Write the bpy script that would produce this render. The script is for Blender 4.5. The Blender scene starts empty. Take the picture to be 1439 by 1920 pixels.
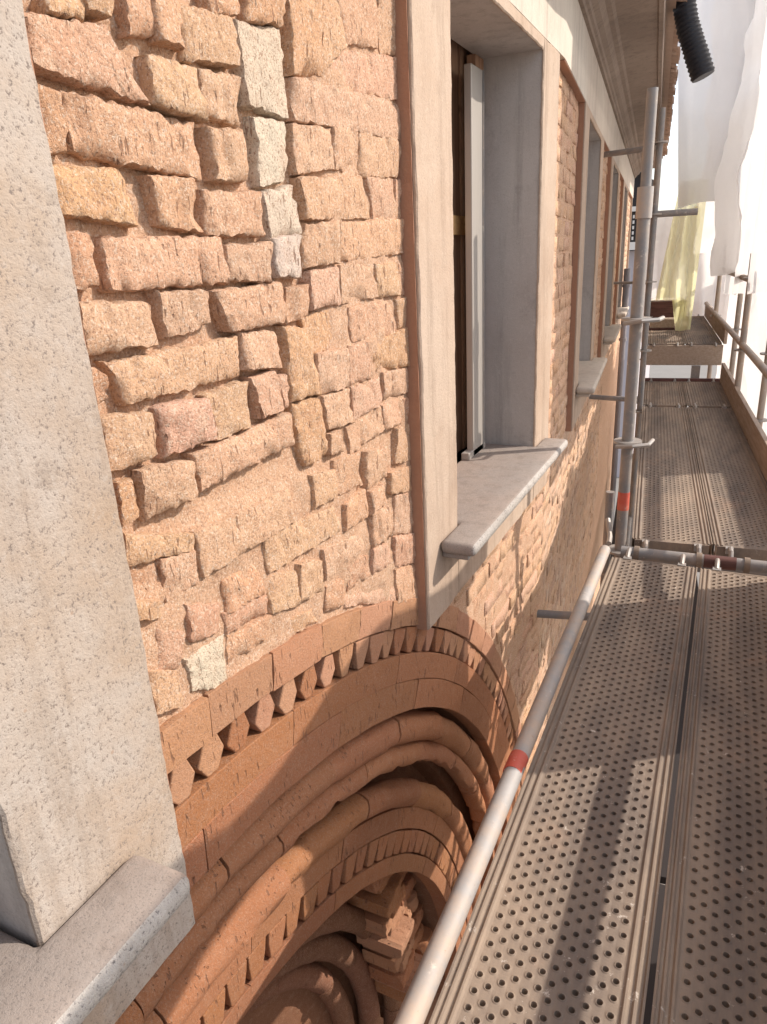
import bpy, bmesh, math, random
import numpy as np
from mathutils import Vector, Matrix, noise as NZ
rad = math.radians
scene = bpy.context.scene
COL = scene.collection
# ------------------------------------------------------------------ camera
cam = bpy.data.cameras.new('camera'); camo = bpy.data.objects.new('camera', cam); COL.objects.link(camo)
cam.sensor_fit = 'VERTICAL'; cam.sensor_height = 36.0; cam.lens = 1315.0/1920.0*36.0
cam.clip_start = 0.02; cam.clip_end = 600
XR = Vector((0.90194, 0.42908, -0.04903)); YD = Vector((0.10432, -0.32663, -0.93938)); ZF = Vector((-0.41908, 0.84214, -0.33936))
camo.matrix_world = Matrix(((XR.x, -YD.x, -ZF.x, 0), (XR.y, -YD.y, -ZF.y, 0), (XR.z, -YD.z, -ZF.z, 0), (0, 0, 0, 1)))
scene.camera = camo
# ------------------------------------------------------------------ sky, sun, exposure
SUN = Vector((1.0, 0.60, 0.86)).normalized()
w = bpy.data.worlds.new('World'); scene.world = w; w.use_nodes = True
nt = w.node_tree; nt.nodes.clear()
sk = nt.nodes.new('ShaderNodeTexSky'); sk.sky_type = 'NISHITA'; sk.sun_disc = False
sk.sun_elevation = math.asin(SUN.z); sk.sun_rotation = math.atan2(SUN.x, SUN.y)
sk.air_density = 1.0; sk.dust_density = 2.0; sk.ozone_density = 1.0
bg = nt.nodes.new('ShaderNodeBackground'); bg.inputs[1].default_value = 0.12
wo = nt.nodes.new('ShaderNodeOutputWorld')
veil = nt.nodes.new('ShaderNodeMix'); veil.data_type = 'RGBA'; veil.blend_type = 'ADD'; veil.inputs[0].default_value = 1.0
veil.inputs[7].default_value = (4.2, 4.15, 4.1, 1)      # thin bright cloud over the whole sky
nt.links.new(sk.outputs[0], veil.inputs[6]); nt.links.new(veil.outputs[2], bg.inputs[0]); nt.links.new(bg.outputs[0], wo.inputs[0])
sl = bpy.data.lights.new('sun', 'SUN'); sl.energy = 3.8; sl.angle = rad(0.55); sl.color = (1.0, 0.905, 0.79)
so = bpy.data.objects.new('sun', sl); COL.objects.link(so); so.rotation_euler = SUN.to_track_quat('Z', 'Y').to_euler(); so.location = (6, 3, 6)
scene.view_settings.view_transform = 'Standard'; scene.view_settings.look = 'None'
scene.view_settings.exposure = 0.40; scene.view_settings.gamma = 1.0; scene.view_settings.use_curve_mapping = False
scene.render.engine = 'CYCLES'
scene.cycles.max_bounces = 8; scene.cycles.diffuse_bounces = 4; scene.cycles.transparent_max_bounces = 12
random.seed(7)
# ------------------------------------------------------------------ helpers
def fbm(x, y, z, o=3):
    return NZ.fractal(Vector((x, y, z)), 0.6, 2.1, o)
def nz(x, y, z):
    return NZ.noise(Vector((x, y, z)))
A2 = rad(5.5); CREASE = 3.42; WX = -0.78
def W(s, n, z):
    """facade coordinates (along, out, up) -> world; the facade turns at CREASE"""
    if s <= CREASE: return (WX + n, s, z)
    t = s - CREASE
    return (WX - math.sin(A2)*t + math.cos(A2)*n, CREASE + math.cos(A2)*t + math.sin(A2)*n, z)
def tag(o, label=None, cat=None, group=None, kind=None):
    if label: o['label'] = label
    if cat: o['category'] = cat
    if group: o['group'] = group
    if kind: o['kind'] = kind
    return o
def empty(name, loc=(0, 0, 0), rz=0.0):
    o = bpy.data.objects.new(name, None); COL.objects.link(o); o.location = loc; o.rotation_euler = (0, 0, rz); o.empty_display_size = 0.1
    return o
def mesh_obj(name, verts, faces, mat, parent=None, smooth=False, center=False, bevel=0.0, seg=2, angle=35):
    verts = [tuple(v) for v in verts]
    loc = (0, 0, 0)
    if center:
        a = np.array(verts); loc = tuple(a.mean(0)); verts = (a - a.mean(0)).tolist()
    me = bpy.data.meshes.new(name); me.from_pydata(verts, [], faces); me.update()
    bm = bmesh.new(); bm.from_mesh(me); bmesh.ops.recalc_face_normals(bm, faces=bm.faces)
    if bevel > 0:
        es = [e for e in bm.edges if len(e.link_faces) == 2 and e.calc_face_angle(0) > 0.5]
        bmesh.ops.bevel(bm, geom=es, offset=bevel, segments=seg, profile=0.5, affect='EDGES', clamp_overlap=True)
    bm.to_mesh(me); bm.free()
    if smooth:
        me.polygons.foreach_set('use_smooth', [True]*len(me.polygons))
        try: me.set_sharp_from_angle(angle=rad(angle))
        except Exception: pass
    me.materials.append(mat)
    o = bpy.data.objects.new(name, me); COL.objects.link(o); o.location = loc
    if parent: o.parent = parent
    return o
class MB:
    def __init__(s): s.v = []; s.f = []
    def add(s, v, f):
        b = len(s.v); s.v += [tuple(p) for p in v]; s.f += [tuple(i+b for i in q) for q in f]; return s
    def box(s, x0, x1, y0, y1, z0, z1, T=None):
        v = [(x, y, z) for z in (z0, z1) for y in (y0, y1) for x in (x0, x1)]
        if T: v = [T(*p) for p in v]
        return s.add(v, [(0, 2, 3, 1), (4, 5, 7, 6), (0, 1, 5, 4), (2, 6, 7, 3), (0, 4, 6, 2), (1, 3, 7, 5)])
    def tube(s, pts, r, n=12, caps=True):
        pts = [Vector(p) for p in pts]; rings = []
        rr = r if isinstance(r, (list, tuple)) else [r]*len(pts)
        up = None
        for i, p in enumerate(pts):
            d = (pts[min(i+1, len(pts)-1)] - pts[max(i-1, 0)]).normalized()
            if up is None:
                up = Vector((0, 0, 1)) if abs(d.z) < 0.9 else Vector((1, 0, 0))
            a = d.cross(up).normalized(); b = a.cross(d).normalized(); up = b
            rings.append([p + (a*math.cos(2*math.pi*k/n) + b*math.sin(2*math.pi*k/n))*rr[i] for k in range(n)])
        v = [q for R in rings for q in R]; f = []
        for i in range(len(pts)-1):
            for k in range(n):
                f.append((i*n+k, i*n+(k+1) % n, (i+1)*n+(k+1) % n, (i+1)*n+k))
        if caps: f += [tuple(range(n)), tuple(range((len(pts)-1)*n, len(pts)*n))]
        return s.add(v, f)
    def build(s, name, mat, parent=None, **k): return mesh_obj(name, s.v, s.f, mat, parent, **k)
def boxo(name, mat, parent, x0, x1, y0, y1, z0, z1, T=None, **k):
    return MB().box(x0, x1, y0, y1, z0, z1, T).build(name, mat, parent, **k)
# ------------------------------------------------------------------ materials
class NT:
    def __init__(s, name):
        s.m = bpy.data.materials.new(name); s.m.use_nodes = True; s.t = s.m.node_tree; s.t.nodes.clear()
        s.out = s.n('ShaderNodeOutputMaterial'); s.b = s.n('ShaderNodeBsdfPrincipled'); s.l(s.b.outputs[0], s.out.inputs[0])
        s.pos = s.n('ShaderNodeNewGeometry').outputs['Position']
    def n(s, t, **k):
        x = s.t.nodes.new(t)
        for a, b in k.items(): setattr(x, a, b)
        return x
    def l(s, a, b): s.t.links.new(a, b)
    def noise(s, scale, detail=4, rough=0.6, stretch=None, vec=None):
        x = s.n('ShaderNodeTexNoise'); x.inputs['Scale'].default_value = scale; x.inputs['Detail'].default_value = detail; x.inputs['Roughness'].default_value = rough
        v = vec or s.pos
        if stretch:
            mp = s.n('ShaderNodeMapping'); mp.inputs['Scale'].default_value = stretch; s.l(v, mp.inputs[0]); v = mp.outputs[0]
        s.l(v, x.inputs['Vector']); return x.outputs['Fac']
    def ramp(s, fac, stops):
        x = s.n('ShaderNodeValToRGB'); e = x.color_ramp.elements
        while len(e) < len(stops): e.new(0.5)
        for i, (p, c) in enumerate(stops):
            e[i].position = p; e[i].color = (*c, 1) if not isinstance(c, (int, float)) else (c, c, c, 1)
        s.l(fac, x.inputs[0]); return x.outputs[0]
    def mix(s, a, b, fac, mode='MIX'):
        x = s.n('ShaderNodeMix', data_type='RGBA', blend_type=mode)
        for sock, v in ((x.inputs[0], fac), (x.inputs[6], a), (x.inputs[7], b)):
            if hasattr(v, 'is_output'): s.l(v, sock)
            elif isinstance(v, (int, float)): sock.default_value = v if sock is x.inputs[0] else (v, v, v, 1)
            else: sock.default_value = (*v, 1)
        return x.outputs[2]
    def math(s, op, a, b=0.0):
        x = s.n('ShaderNodeMath', operation=op)
        for sock, v in ((x.inputs[0], a), (x.inputs[1], b)):
            if hasattr(v, 'is_output'): s.l(v, sock)
            else: sock.default_value = v
        return x.outputs[0]
    def bump(s, h, strength, dist, prev=None):
        x = s.n('ShaderNodeBump'); x.inputs['Strength'].default_value = strength; x.inputs['Distance'].default_value = dist
        s.l(h, x.inputs['Height'])
        if prev is not None: s.l(prev, x.inputs['Normal'])
        return x.outputs[0]
    def fin(s, col, rough=0.9, normal=None, metal=0.0, spec=0.3):
        for nm, v in (('Base Color', col), ('Roughness', rough), ('Metallic', metal), ('Specular IOR Level', spec)):
            if hasattr(v, 'is_output'): s.l(v, s.b.inputs[nm])
            elif nm == 'Base Color': s.b.inputs[nm].default_value = (*v, 1)
            else: s.b.inputs[nm].default_value = v
        if normal is not None: s.l(normal, s.b.inputs['Normal'])
        return s.m
def brick_mat(name, island=False, slash=1.0, grain=1.0, col=None, dust=1.0):
    t = NT(name)
    if col is not None: base = t.mix(col, tuple(c*0.8 for c in col), t.noise(3, 2))
    elif island:
        g = t.n('ShaderNodeNewGeometry')
        base = t.ramp(g.outputs['Random Per Island'], [(0, (.60, .42, .29)), (.35, (.58, .36, .22)), (.65, (.59, .42, .31)), (1, (.50, .32, .22))])
    else:
        base = t.n('ShaderNodeObjectInfo').outputs['Color']
    patch = t.noise(14, 4, .65)
    c = t.mix(base, (.56, .30, .19), t.ramp(patch, [(.52, 0.0), (.74, .38*dust)]))
    c = t.mix(c, (.65, .47, .34), t.ramp(t.noise(23, 5, .7), [(.52, 0.0), (.75, .6*dust)]))      # mortar dust left on the faces
    gr = t.noise(210, 4, .8)
    c = t.mix(c, (.33, .19, .125), t.ramp(gr, [(.40, .85*grain), (.475, 0.0)]))
    c = t.mix(c, (.74, .61, .49), t.ramp(t.noise(190, 3, .8), [(.535, 0.0), (.62, .7*grain*dust)]))
    # chisel scores: short strokes that run up the face
    sl_ = t.noise(1.0, 2, .5, stretch=(130, 130, 20))
    slm = t.ramp(sl_, [(.63, 0.0), (.67, 1.0)])
    gate = t.ramp(t.noise(16, 2), [(.48, 0.0), (.56, 1.0)])
    sm = t.math('MULTIPLY', slm, gate)
    c = t.mix(c, (.24, .125, .08), t.math('MULTIPLY', sm, .7*slash))
    nrm = t.bump(t.noise(70, 6, .78), .9, .0042)
    nrm = t.bump(gr, 1.0*grain, .004, nrm)
    nrm = t.bump(t.math('MULTIPLY', sm, -1.0), .8*slash, .006, nrm)
    return t.fin(c, .95, nrm, spec=.15)
def plaster_mat(name, c0, c1, speck, specks=.5, bump=.5, scale=170):
    t = NT(name)
    c = t.mix(c0, c1, t.ramp(t.noise(1.7, 6, .65), [(.40, 0.0), (.62, 1.0)]))
    c = t.mix(c, tuple(v*.62 for v in c1), t.ramp(t.noise(1.0, 5, .7, stretch=(17, 17, 1.3)), [(.50, 0.0), (.72, .6)]))     # rain streaks
    c = t.mix(c, tuple(v*.55 for v in c1), t.ramp(t.noise(5.5, 8, .75), [(.58, 0.0), (.70, .45)]))
    g = t.noise(scale, 3, .75)
    c = t.mix(c, speck, t.ramp(g, [(.33, specks), (.45, 0.0)]))
    c = t.mix(c, tuple(min(1, v*1.15) for v in c0), t.ramp(t.noise(60, 4, .7), [(.55, 0.0), (.75, .5)]))
    spots = t.n('ShaderNodeTexVoronoi'); spots.inputs['Scale'].default_value = 9; t.l(t.pos, spots.inputs['Vector'])
    c = t.mix(c, (.30, .20, .14), t.ramp(spots.outputs['Distance'], [(.02, .55), (.035, 0.0)]))
    n = t.bump(g, bump, .004); n = t.bump(t.noise(28, 4), .35, .006, n)
    return t.fin(c, .95, n, spec=.2)
M = {}
M['brick'] = brick_mat('brick'); M['brick_mass'] = brick_mat('brick_mass', True)
M['terra'] = brick_mat('terracotta', slash=1.2, grain=.85, dust=.22)
M['mortar'] = brick_mat('mortar', col=(.64, .40, .262), slash=.35, grain=1.0)
M['core'] = brick_mat('arch_core', col=(.25, .115, .065), slash=.3, grain=.5, dust=.3)  # base darkened to put the shade of the arch recess into the colour
M['plaster'] = plaster_mat('plaster', (.47, .37, .295), (.42, .31, .235), (.30, .24, .20))
M['plaster_grey'] = plaster_mat('plaster_spatter', (.40, .355, .32), (.355, .265, .195), (.19, .155, .135), specks=1.0, bump=.5, scale=175)
M['reveal'] = plaster_mat('cement_reveal', (.48, .45, .43), (.42, .385, .365), (.2, .18, .17), specks=.3, bump=.3)
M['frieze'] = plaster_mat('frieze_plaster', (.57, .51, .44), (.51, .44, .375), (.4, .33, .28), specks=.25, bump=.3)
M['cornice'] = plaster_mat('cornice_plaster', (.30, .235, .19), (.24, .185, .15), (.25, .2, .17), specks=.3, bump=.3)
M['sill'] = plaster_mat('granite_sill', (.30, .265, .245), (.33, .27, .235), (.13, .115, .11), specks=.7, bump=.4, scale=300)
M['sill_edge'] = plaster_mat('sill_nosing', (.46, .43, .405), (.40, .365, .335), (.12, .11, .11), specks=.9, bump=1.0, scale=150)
def wood(name, c0, c1, st=(60, 60, 3)):
    t = NT(name); g = t.noise(1.0, 5, .65, stretch=st)
    c = t.mix(c0, c1, t.ramp(g, [(.38, 0.0), (.62, 1.0)]))
    k = t.n('ShaderNodeTexVoronoi'); k.inputs['Scale'].default_value = 5; t.l(t.pos, k.inputs['Vector'])
    c = t.mix(c, tuple(v*.25 for v in c0), t.ramp(k.outputs['Distance'], [(.06, .9), (.12, 0.0)]))
    return t.fin(c, .8, t.bump(g, .5, .003), spec=.25)
M['wood_dark'] = wood('plank_dark', (.42, .255, .165), (.30, .175, .115)); M['wood_orange'] = wood('batten_wood', (.62, .38, .17), (.50, .29, .13), (4, 40, 60))  # brown planks, and a batten of naturally orange wood
M['toe'] = wood('toe_board_wood', (.42, .33, .265), (.33, .25, .19), (40, 3, 50)); M['wood_red'] = wood('red_brown_board', (.16, .08, .07), (.10, .05, .045), (3, 40, 40))
def steel(name, c0, c1, rough=.5, metal=.55, dust=.5, dcol=(.50, .37, .27), tape=None):
    t = NT(name)
    c = t.mix(c0, c1, t.noise(9, 5, .7))
    d = t.ramp(t.noise(6, 6, .7), [(.42, 0.0), (.66, dust)])
    c = t.mix(c, dcol, d)
    c = t.mix(c, (.30, .15, .08), t.ramp(t.noise(34, 5, .75), [(.64, 0.0), (.74, .6)]))
    c = t.mix(c, (.62, .55, .48), t.ramp(t.noise(22, 6, .8), [(.60, 0.0), (.68, .6)]))
    mt = t.math('MULTIPLY', t.math('SUBTRACT', 1.0, d), metal)
    return t.fin(c, rough, t.bump(t.noise(60, 4), .15, .002), metal=mt, spec=.5)
M['tube'] = steel('galvanised_tube', (.44, .42, .41), (.29, .275, .265), .68, .22, .8)
M['tube_dark'] = steel('weathered_tube', (.27, .265, .27), (.19, .185, .185), .6, .3, .4)
M['tube_brown'] = steel('dusty_tube', (.40, .345, .30), (.31, .255, .215), .7, .2, .7)
M['coupler'] = steel('coupler_steel', (.40, .385, .37), (.28, .265, .255), .5, .5, .4)
M['red'] = steel('red_tape', (.58, .10, .06), (.48, .09, .06), .6, 0, .25)
def deck_mat():
    t = NT('dusty_deck_steel')
    c = t.mix((.14, .112, .096), (.19, .152, .126), t.noise(5, 5, .7))
    d = t.ramp(t.noise(2.4, 7, .72, stretch=(2.2, .5, 1)), [(.38, .06), (.64, .95)])
    c = t.mix(c, (.325, .25, .19), d)
    c = t.mix(c, (.40, .26, .18), t.ramp(t.noise(4.5, 4, .7), [(.58, 0.0), (.74, .4)]))
    c = t.mix(c, (.66, .60, .53), t.ramp(t.noise(27, 5, .8), [(.63, 0.0), (.70, .7)]))
    c = t.mix(c, (.22, .17, .14), t.ramp(t.noise(90, 4, .75), [(.30, .5), (.42, 0.0)]))
    return t.fin(c, .78, t.bump(t.noise(140, 4, .7), .3, .002), metal=.05, spec=.3)
M['deck'] = deck_mat()
def sheet_mat(name, col, trans, see=0.0):
    t = NT(name); t.t.nodes.remove(t.b)
    c = t.mix(col, tuple(v*.9 for v in col), t.noise(2.2, 5, .7))
    d = t.n('ShaderNodeBsdfDiffuse'); tr = t.n('ShaderNodeBsdfTranslucent'); m1 = t.n('ShaderNodeMixShader'); m1.inputs[0].default_value = trans
    t.l(c, d.inputs[0]); t.l(c, tr.inputs[0]); t.l(d.outputs[0], m1.inputs[1]); t.l(tr.outputs[0], m1.inputs[2])
    bn = t.bump(t.noise(9, 6, .7), .5, .03); t.l(bn, d.inputs['Normal'])
    tp = t.n('ShaderNodeBsdfTransparent'); m2 = t.n('ShaderNodeMixShader'); m2.inputs[0].default_value = see
    t.l(m1.outputs[0], m2.inputs[1]); t.l(tp.outputs[0], m2.inputs[2]); t.l(m2.outputs[0], t.out.inputs[0])
    return t.m
M['white_sheet'] = sheet_mat('white_net_sheet', (.86, .84, .83), .52, .10)
M['yellow_sheet'] = sheet_mat('yellow_fabric', (.88, .85, .50), .65, .28)
M['shade_tarp'] = sheet_mat('dense_shade_tarpaulin', (.62, .58, .54), .30, .06)  # only for the unseen sheets that shade the arch and first deck
t = NT('brown_edge'); M['edge'] = t.fin(t.mix((.33, .17, .11), (.42, .24, .16), t.noise(30, 5, .75)), .95, t.bump(t.noise(120, 4, .8), .8, .004))  # brown strips for the surround sides and the frieze underside
t = NT('grey_alu'); M['alu'] = t.fin(t.mix((.42, .39, .36), (.35, .32, .295), t.noise(1, 3, .6, stretch=(120, 120, 6))), .5, metal=.3)
t = NT('black_plastic'); M['black'] = t.fin((.022, .022, .028), .45)
t = NT('roof_tile'); M['tile'] = t.fin(t.mix((.50, .36, .27), (.36, .24, .18), t.noise(11, 5, .7)), .9, t.bump(t.noise(60, 4), .4, .004))
t = NT('zinc'); M['zinc'] = t.fin(t.mix((.28, .265, .285), (.23, .22, .235), t.noise(6, 4)), .5, metal=.3)
t = NT('street'); M['street'] = t.fin(t.mix((.26, .24, .22), (.20, .185, .17), t.noise(1.4, 6, .7)), .9, t.bump(t.noise(40, 5), .4, .01))
t = NT('far_wall'); M['far_wall'] = t.fin(t.mix((.50, .46, .48), (.42, .38, .40), t.noise(2, 5)), .9)
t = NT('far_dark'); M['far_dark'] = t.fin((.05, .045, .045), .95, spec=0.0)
t = NT('far_pale'); M['far_pale'] = t.fin(t.mix((.78, .72, .66), (.7, .63, .57), t.noise(2, 5)), .9)
TINT = {'t': (.625, .385, .25), 'o': (.605, .355, .22), 'p': (.615, .38, .25), 'w': (.64, .535, .44), 'r': (.60, .35, .22), 'b': (.58, .355, .235)}
def tint(k, rng):
    j = rng.uniform(.95, 1.04); c = TINT[k]
    return (c[0]*j, c[1]*j*rng.uniform(.96, 1.04), c[2]*j*rng.uniform(.92, 1.08), 1)
HERO=[
(0.696,0.287,0.825,0.303,0.892,0.226,0.696,0.238,'D','p'),
(0.736,0.318,0.796,0.332,0.788,0.308,0.734,0.303,'D','t'),
(0.799,0.333,0.846,0.345,0.834,0.317,0.803,0.317,'D','t'),
(0.874,0.352,0.931,0.366,0.928,0.315,0.871,0.307,'D','r'),
(0.937,0.368,0.992,0.381,0.979,0.309,0.93,0.315,'D','r'),
(0.993,0.368,1.114,0.38,1.115,0.313,0.989,0.299,'D','p'),
(0.901,0.285,1.011,0.289,1.006,0.221,0.9,0.227,'D','t'),
(1.02,0.29,1.125,0.297,1.122,0.223,1.018,0.229,'D','t'),
(0.699,0.22,0.733,0.211,0.724,0.151,0.696,0.141,'D','o'),
(0.743,0.215,0.992,0.211,0.985,0.135,0.742,0.149,'D','t'),
(1.018,0.205,1.116,0.216,1.119,0.14,1.021,0.135,'D','t'),
(1.133,0.379,1.266,0.396,1.258,0.255,1.14,0.262,'D','w'),
(1.153,0.24,1.249,0.245,1.247,0.153,1.151,0.133,'D','w'),
(1.057,0.397,1.143,0.419,1.135,0.389,1.066,0.377,'D','r'),
(1.164,0.424,1.273,0.451,1.264,0.403,1.161,0.386,'D','r'),
(1.291,0.456,1.414,0.486,1.396,0.349,1.291,0.331,'F','o'),
(1.418,0.487,1.475,0.501,1.504,0.421,1.4,0.35,'F','t'),
(1.482,0.503,1.674,0.551,1.659,0.446,1.511,0.425,'F','t'),
(1.685,0.553,1.795,0.581,1.785,0.456,1.689,0.442,'F','t'),
(1.414,0.394,1.772,0.447,1.779,0.359,1.403,0.337,'F','t'),
(1.292,0.325,1.765,0.349,1.786,0.274,1.286,0.256,'F','p'),
(1.268,0.242,1.416,0.256,1.414,0.182,1.273,0.162,'F','t'),
(1.425,0.257,1.535,0.263,1.534,0.177,1.421,0.181,'F','t'),
(1.551,0.264,1.783,0.274,1.782,0.193,1.544,0.176,'F','t'),
(1.279,0.153,1.539,0.172,1.571,0.091,1.3,0.083,'F','p'),
(1.576,0.173,1.71,0.178,1.71,0.09,1.604,0.088,'F','t'),
(1.735,0.18,1.794,0.181,1.793,0.101,1.73,0.1,'F','t'),
(1.287,0.07,1.421,0.076,1.417,-0.001,1.283,-0.008,'F','b'),
(1.435,0.076,1.789,0.091,1.792,0.014,1.43,0.001,'F','t'),
(1.296,-0.018,1.418,-0.014,1.414,-0.087,1.29,-0.089,'F','p'),
(1.43,-0.012,1.586,-0.014,1.589,-0.085,1.424,-0.088,'F','p'),
(1.601,-0.015,1.722,-0.013,1.724,-0.089,1.601,-0.087,'F','t'),
(1.732,-0.012,1.797,-0.01,1.797,-0.088,1.734,-0.088,'F','o'),
(1.259,-0.101,1.398,-0.102,1.398,-0.18,1.293,-0.181,'R','o'),
(1.405,-0.102,1.442,-0.103,1.443,-0.17,1.404,-0.177,'R','b'),
(1.452,-0.102,1.696,-0.103,1.703,-0.194,1.458,-0.175,'F','o'),
(1.709,-0.102,1.789,-0.101,1.793,-0.176,1.719,-0.174,'F','t'),
(1.292,-0.184,1.425,-0.189,1.421,-0.27,1.292,-0.27,'F','p'),
(1.433,-0.187,1.522,-0.187,1.531,-0.271,1.429,-0.27,'F','p'),
(1.545,-0.186,1.785,-0.179,1.795,-0.276,1.571,-0.261,'F','o'),
(1.307,-0.277,1.43,-0.281,1.43,-0.357,1.315,-0.349,'F','p'),
(1.438,-0.281,1.584,-0.282,1.586,-0.346,1.439,-0.353,'F','p'),
(1.607,-0.272,1.794,-0.287,1.8,-0.347,1.612,-0.341,'F','t'),
(1.318,-0.363,1.369,-0.365,1.377,-0.415,1.318,-0.405,'F','t'),
(1.405,-0.366,1.591,-0.356,1.606,-0.418,1.412,-0.43,'F','p'),
(1.601,-0.354,1.711,-0.357,1.719,-0.423,1.61,-0.419,'F','p'),
(1.728,-0.364,1.802,-0.366,1.804,-0.427,1.73,-0.423,'F','r'),
(1.692,-0.437,1.811,-0.444,1.81,-0.548,1.669,-0.525,'F','p'),
(1.155,0.122,1.254,0.137,1.272,0.052,1.17,0.043,'D','w'),
(1.17,0.043,1.272,0.052,1.274,-0.026,1.178,-0.02,'D','w'),
(1.197,-0.049,1.283,-0.046,1.28,-0.099,1.194,-0.11,'D','o'),
(1.183,-0.118,1.286,-0.131,1.286,-0.264,1.189,-0.261,'D','r'),
(1.189,-0.272,1.29,-0.27,1.302,-0.403,1.217,-0.406,'D','r'),
(0.698,0.13,0.807,0.132,0.832,0.061,0.699,0.076,'D','o'),
(0.873,0.128,0.959,0.128,0.969,0.055,0.878,0.065,'D','t'),
(0.99,0.113,1.145,0.12,1.145,0.051,0.986,0.05,'D','o'),
(0.695,0.051,0.731,0.048,0.73,-0.015,0.697,-0.019,'D','r'),
(0.763,0.044,1.014,0.044,1.023,-0.024,0.761,-0.021,'D','t'),
(1.021,0.032,1.16,0.036,1.143,-0.029,1.027,-0.021,'D','b'),
(0.694,-0.035,0.826,-0.045,0.832,-0.103,0.695,-0.103,'D','t'),
(0.852,-0.033,0.958,-0.038,0.967,-0.086,0.863,-0.098,'D','t'),
(0.979,-0.04,1.192,-0.035,1.187,-0.106,1.013,-0.103,'D','t'),
(0.732,-0.121,1.037,-0.12,1.03,-0.184,0.758,-0.181,'D','t'),
(1.047,-0.113,1.158,-0.121,1.157,-0.188,1.042,-0.176,'D','t'),
(0.693,-0.12,0.717,-0.135,0.718,-0.165,0.693,-0.172,'D','o'),
(0.704,-0.193,0.794,-0.204,0.794,-0.266,0.695,-0.27,'D','t'),
(0.817,-0.198,0.925,-0.207,0.928,-0.273,0.819,-0.273,'D','t'),
(0.93,-0.201,1.057,-0.2,1.049,-0.281,0.941,-0.279,'D','t'),
(1.062,-0.196,1.139,-0.195,1.152,-0.271,1.079,-0.268,'D','t'),
(1.154,-0.204,1.181,-0.208,1.176,-0.27,1.158,-0.268,'D','t'),
(0.879,-0.294,1.165,-0.285,1.171,-0.345,0.88,-0.354,'D','p'),
(0.751,-0.283,0.862,-0.3,0.864,-0.36,0.757,-0.359,'D','t'),
(0.707,-0.29,0.737,-0.294,0.732,-0.348,0.701,-0.35,'D','o'),
(0.857,-0.425,1.144,-0.439,1.15,-0.503,0.853,-0.502,'F','p'),
(1.148,-0.43,1.236,-0.44,1.235,-0.503,1.16,-0.504,'R','o'),
(0.702,-0.368,0.847,-0.418,0.845,-0.448,0.699,-0.415,'F','t'),
(0.7,-0.419,0.745,-0.431,0.74,-0.496,0.697,-0.479,'R','o'),
(0.771,-0.435,0.845,-0.454,0.839,-0.509,0.767,-0.507,'F','p'),
(0.904,-0.539,1.006,-0.544,1.026,-0.611,0.907,-0.599,'F','r'),
(1.044,-0.502,1.317,-0.533,1.338,-0.595,1.043,-0.577,'F','t'),
(1.367,-0.542,1.471,-0.541,1.477,-0.612,1.358,-0.605,'F','o'),
(1.241,-0.436,1.329,-0.449,1.328,-0.509,1.235,-0.503,'F','t'),
(1.335,-0.428,1.461,-0.44,1.467,-0.524,1.328,-0.507,'F','o'),
(1.497,-0.449,1.614,-0.47,1.606,-0.54,1.491,-0.545,'D','p'),
(1.496,-0.554,1.59,-0.564,1.588,-0.614,1.496,-0.607,'D','t'),
(1.502,-0.609,1.609,-0.631,1.607,-0.717,1.5,-0.7,'D','p'),
(1.492,-0.709,1.598,-0.733,1.602,-0.796,1.487,-0.777,'F','t'),
(1.629,-0.543,1.8,-0.564,1.81,-0.646,1.627,-0.597,'F','o'),
(1.656,-0.616,1.813,-0.653,1.815,-0.78,1.639,-0.72,'F','p'),
(1.63,-0.729,1.819,-0.785,1.82,-0.877,1.629,-0.816,'F','r'),
(1.624,-0.827,1.828,-0.891,1.827,-1.012,1.621,-0.923,'F','o'),
(1.248,-0.614,1.443,-0.645,1.449,-0.691,1.252,-0.681,'F','p'),
(1.151,-0.608,1.235,-0.635,1.238,-0.705,1.141,-0.69,'F','t'),
(1.367,-0.697,1.46,-0.717,1.465,-0.776,1.358,-0.763,'F','r'),
(1.045,-0.589,1.132,-0.615,1.136,-0.693,1.033,-0.663,'F','p'),
(1.253,-0.705,1.335,-0.73,1.332,-0.789,1.246,-0.764,'F','r'),
(0.806,-0.534,0.895,-0.58,0.876,-0.62,0.802,-0.602,'F','r'),
(0.782,-0.629,0.887,-0.637,0.874,-0.738,0.786,-0.689,'D','w'),
(0.695,-0.601,0.755,-0.633,0.754,-0.701,0.698,-0.676,'F','t'),
(0.738,-0.547,0.785,-0.58,0.761,-0.63,0.723,-0.61,'F','p'),
(0.897,-0.647,1.03,-0.67,1.036,-0.711,0.889,-0.695,'F','r'),
(0.899,-0.599,1.024,-0.622,1.023,-0.659,0.897,-0.636,'F','o'),
(0.699,-0.478,0.745,-0.499,0.74,-0.521,0.697,-0.507,'F','t'),
(1.106,-0.717,1.197,-0.736,1.206,-0.771,1.099,-0.747,'F','o'),
(0.7,-0.525,0.728,-0.538,0.722,-0.606,0.696,-0.595,'R','o'),
(1.345,-0.775,1.619,-0.872,1.624,-0.928,1.336,-0.802,'F','p')]
# ================================================================== THE SETTING
g = MB().add([(-300, -300, -7.4), (300, -300, -7.4), (300, 300, -7.4), (-300, 300, -7.4)], [(0, 1, 2, 3)]).build('street', M['street'])
tag(g, 'pale dusty street far below the scaffolding', 'street', kind='structure')
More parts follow.
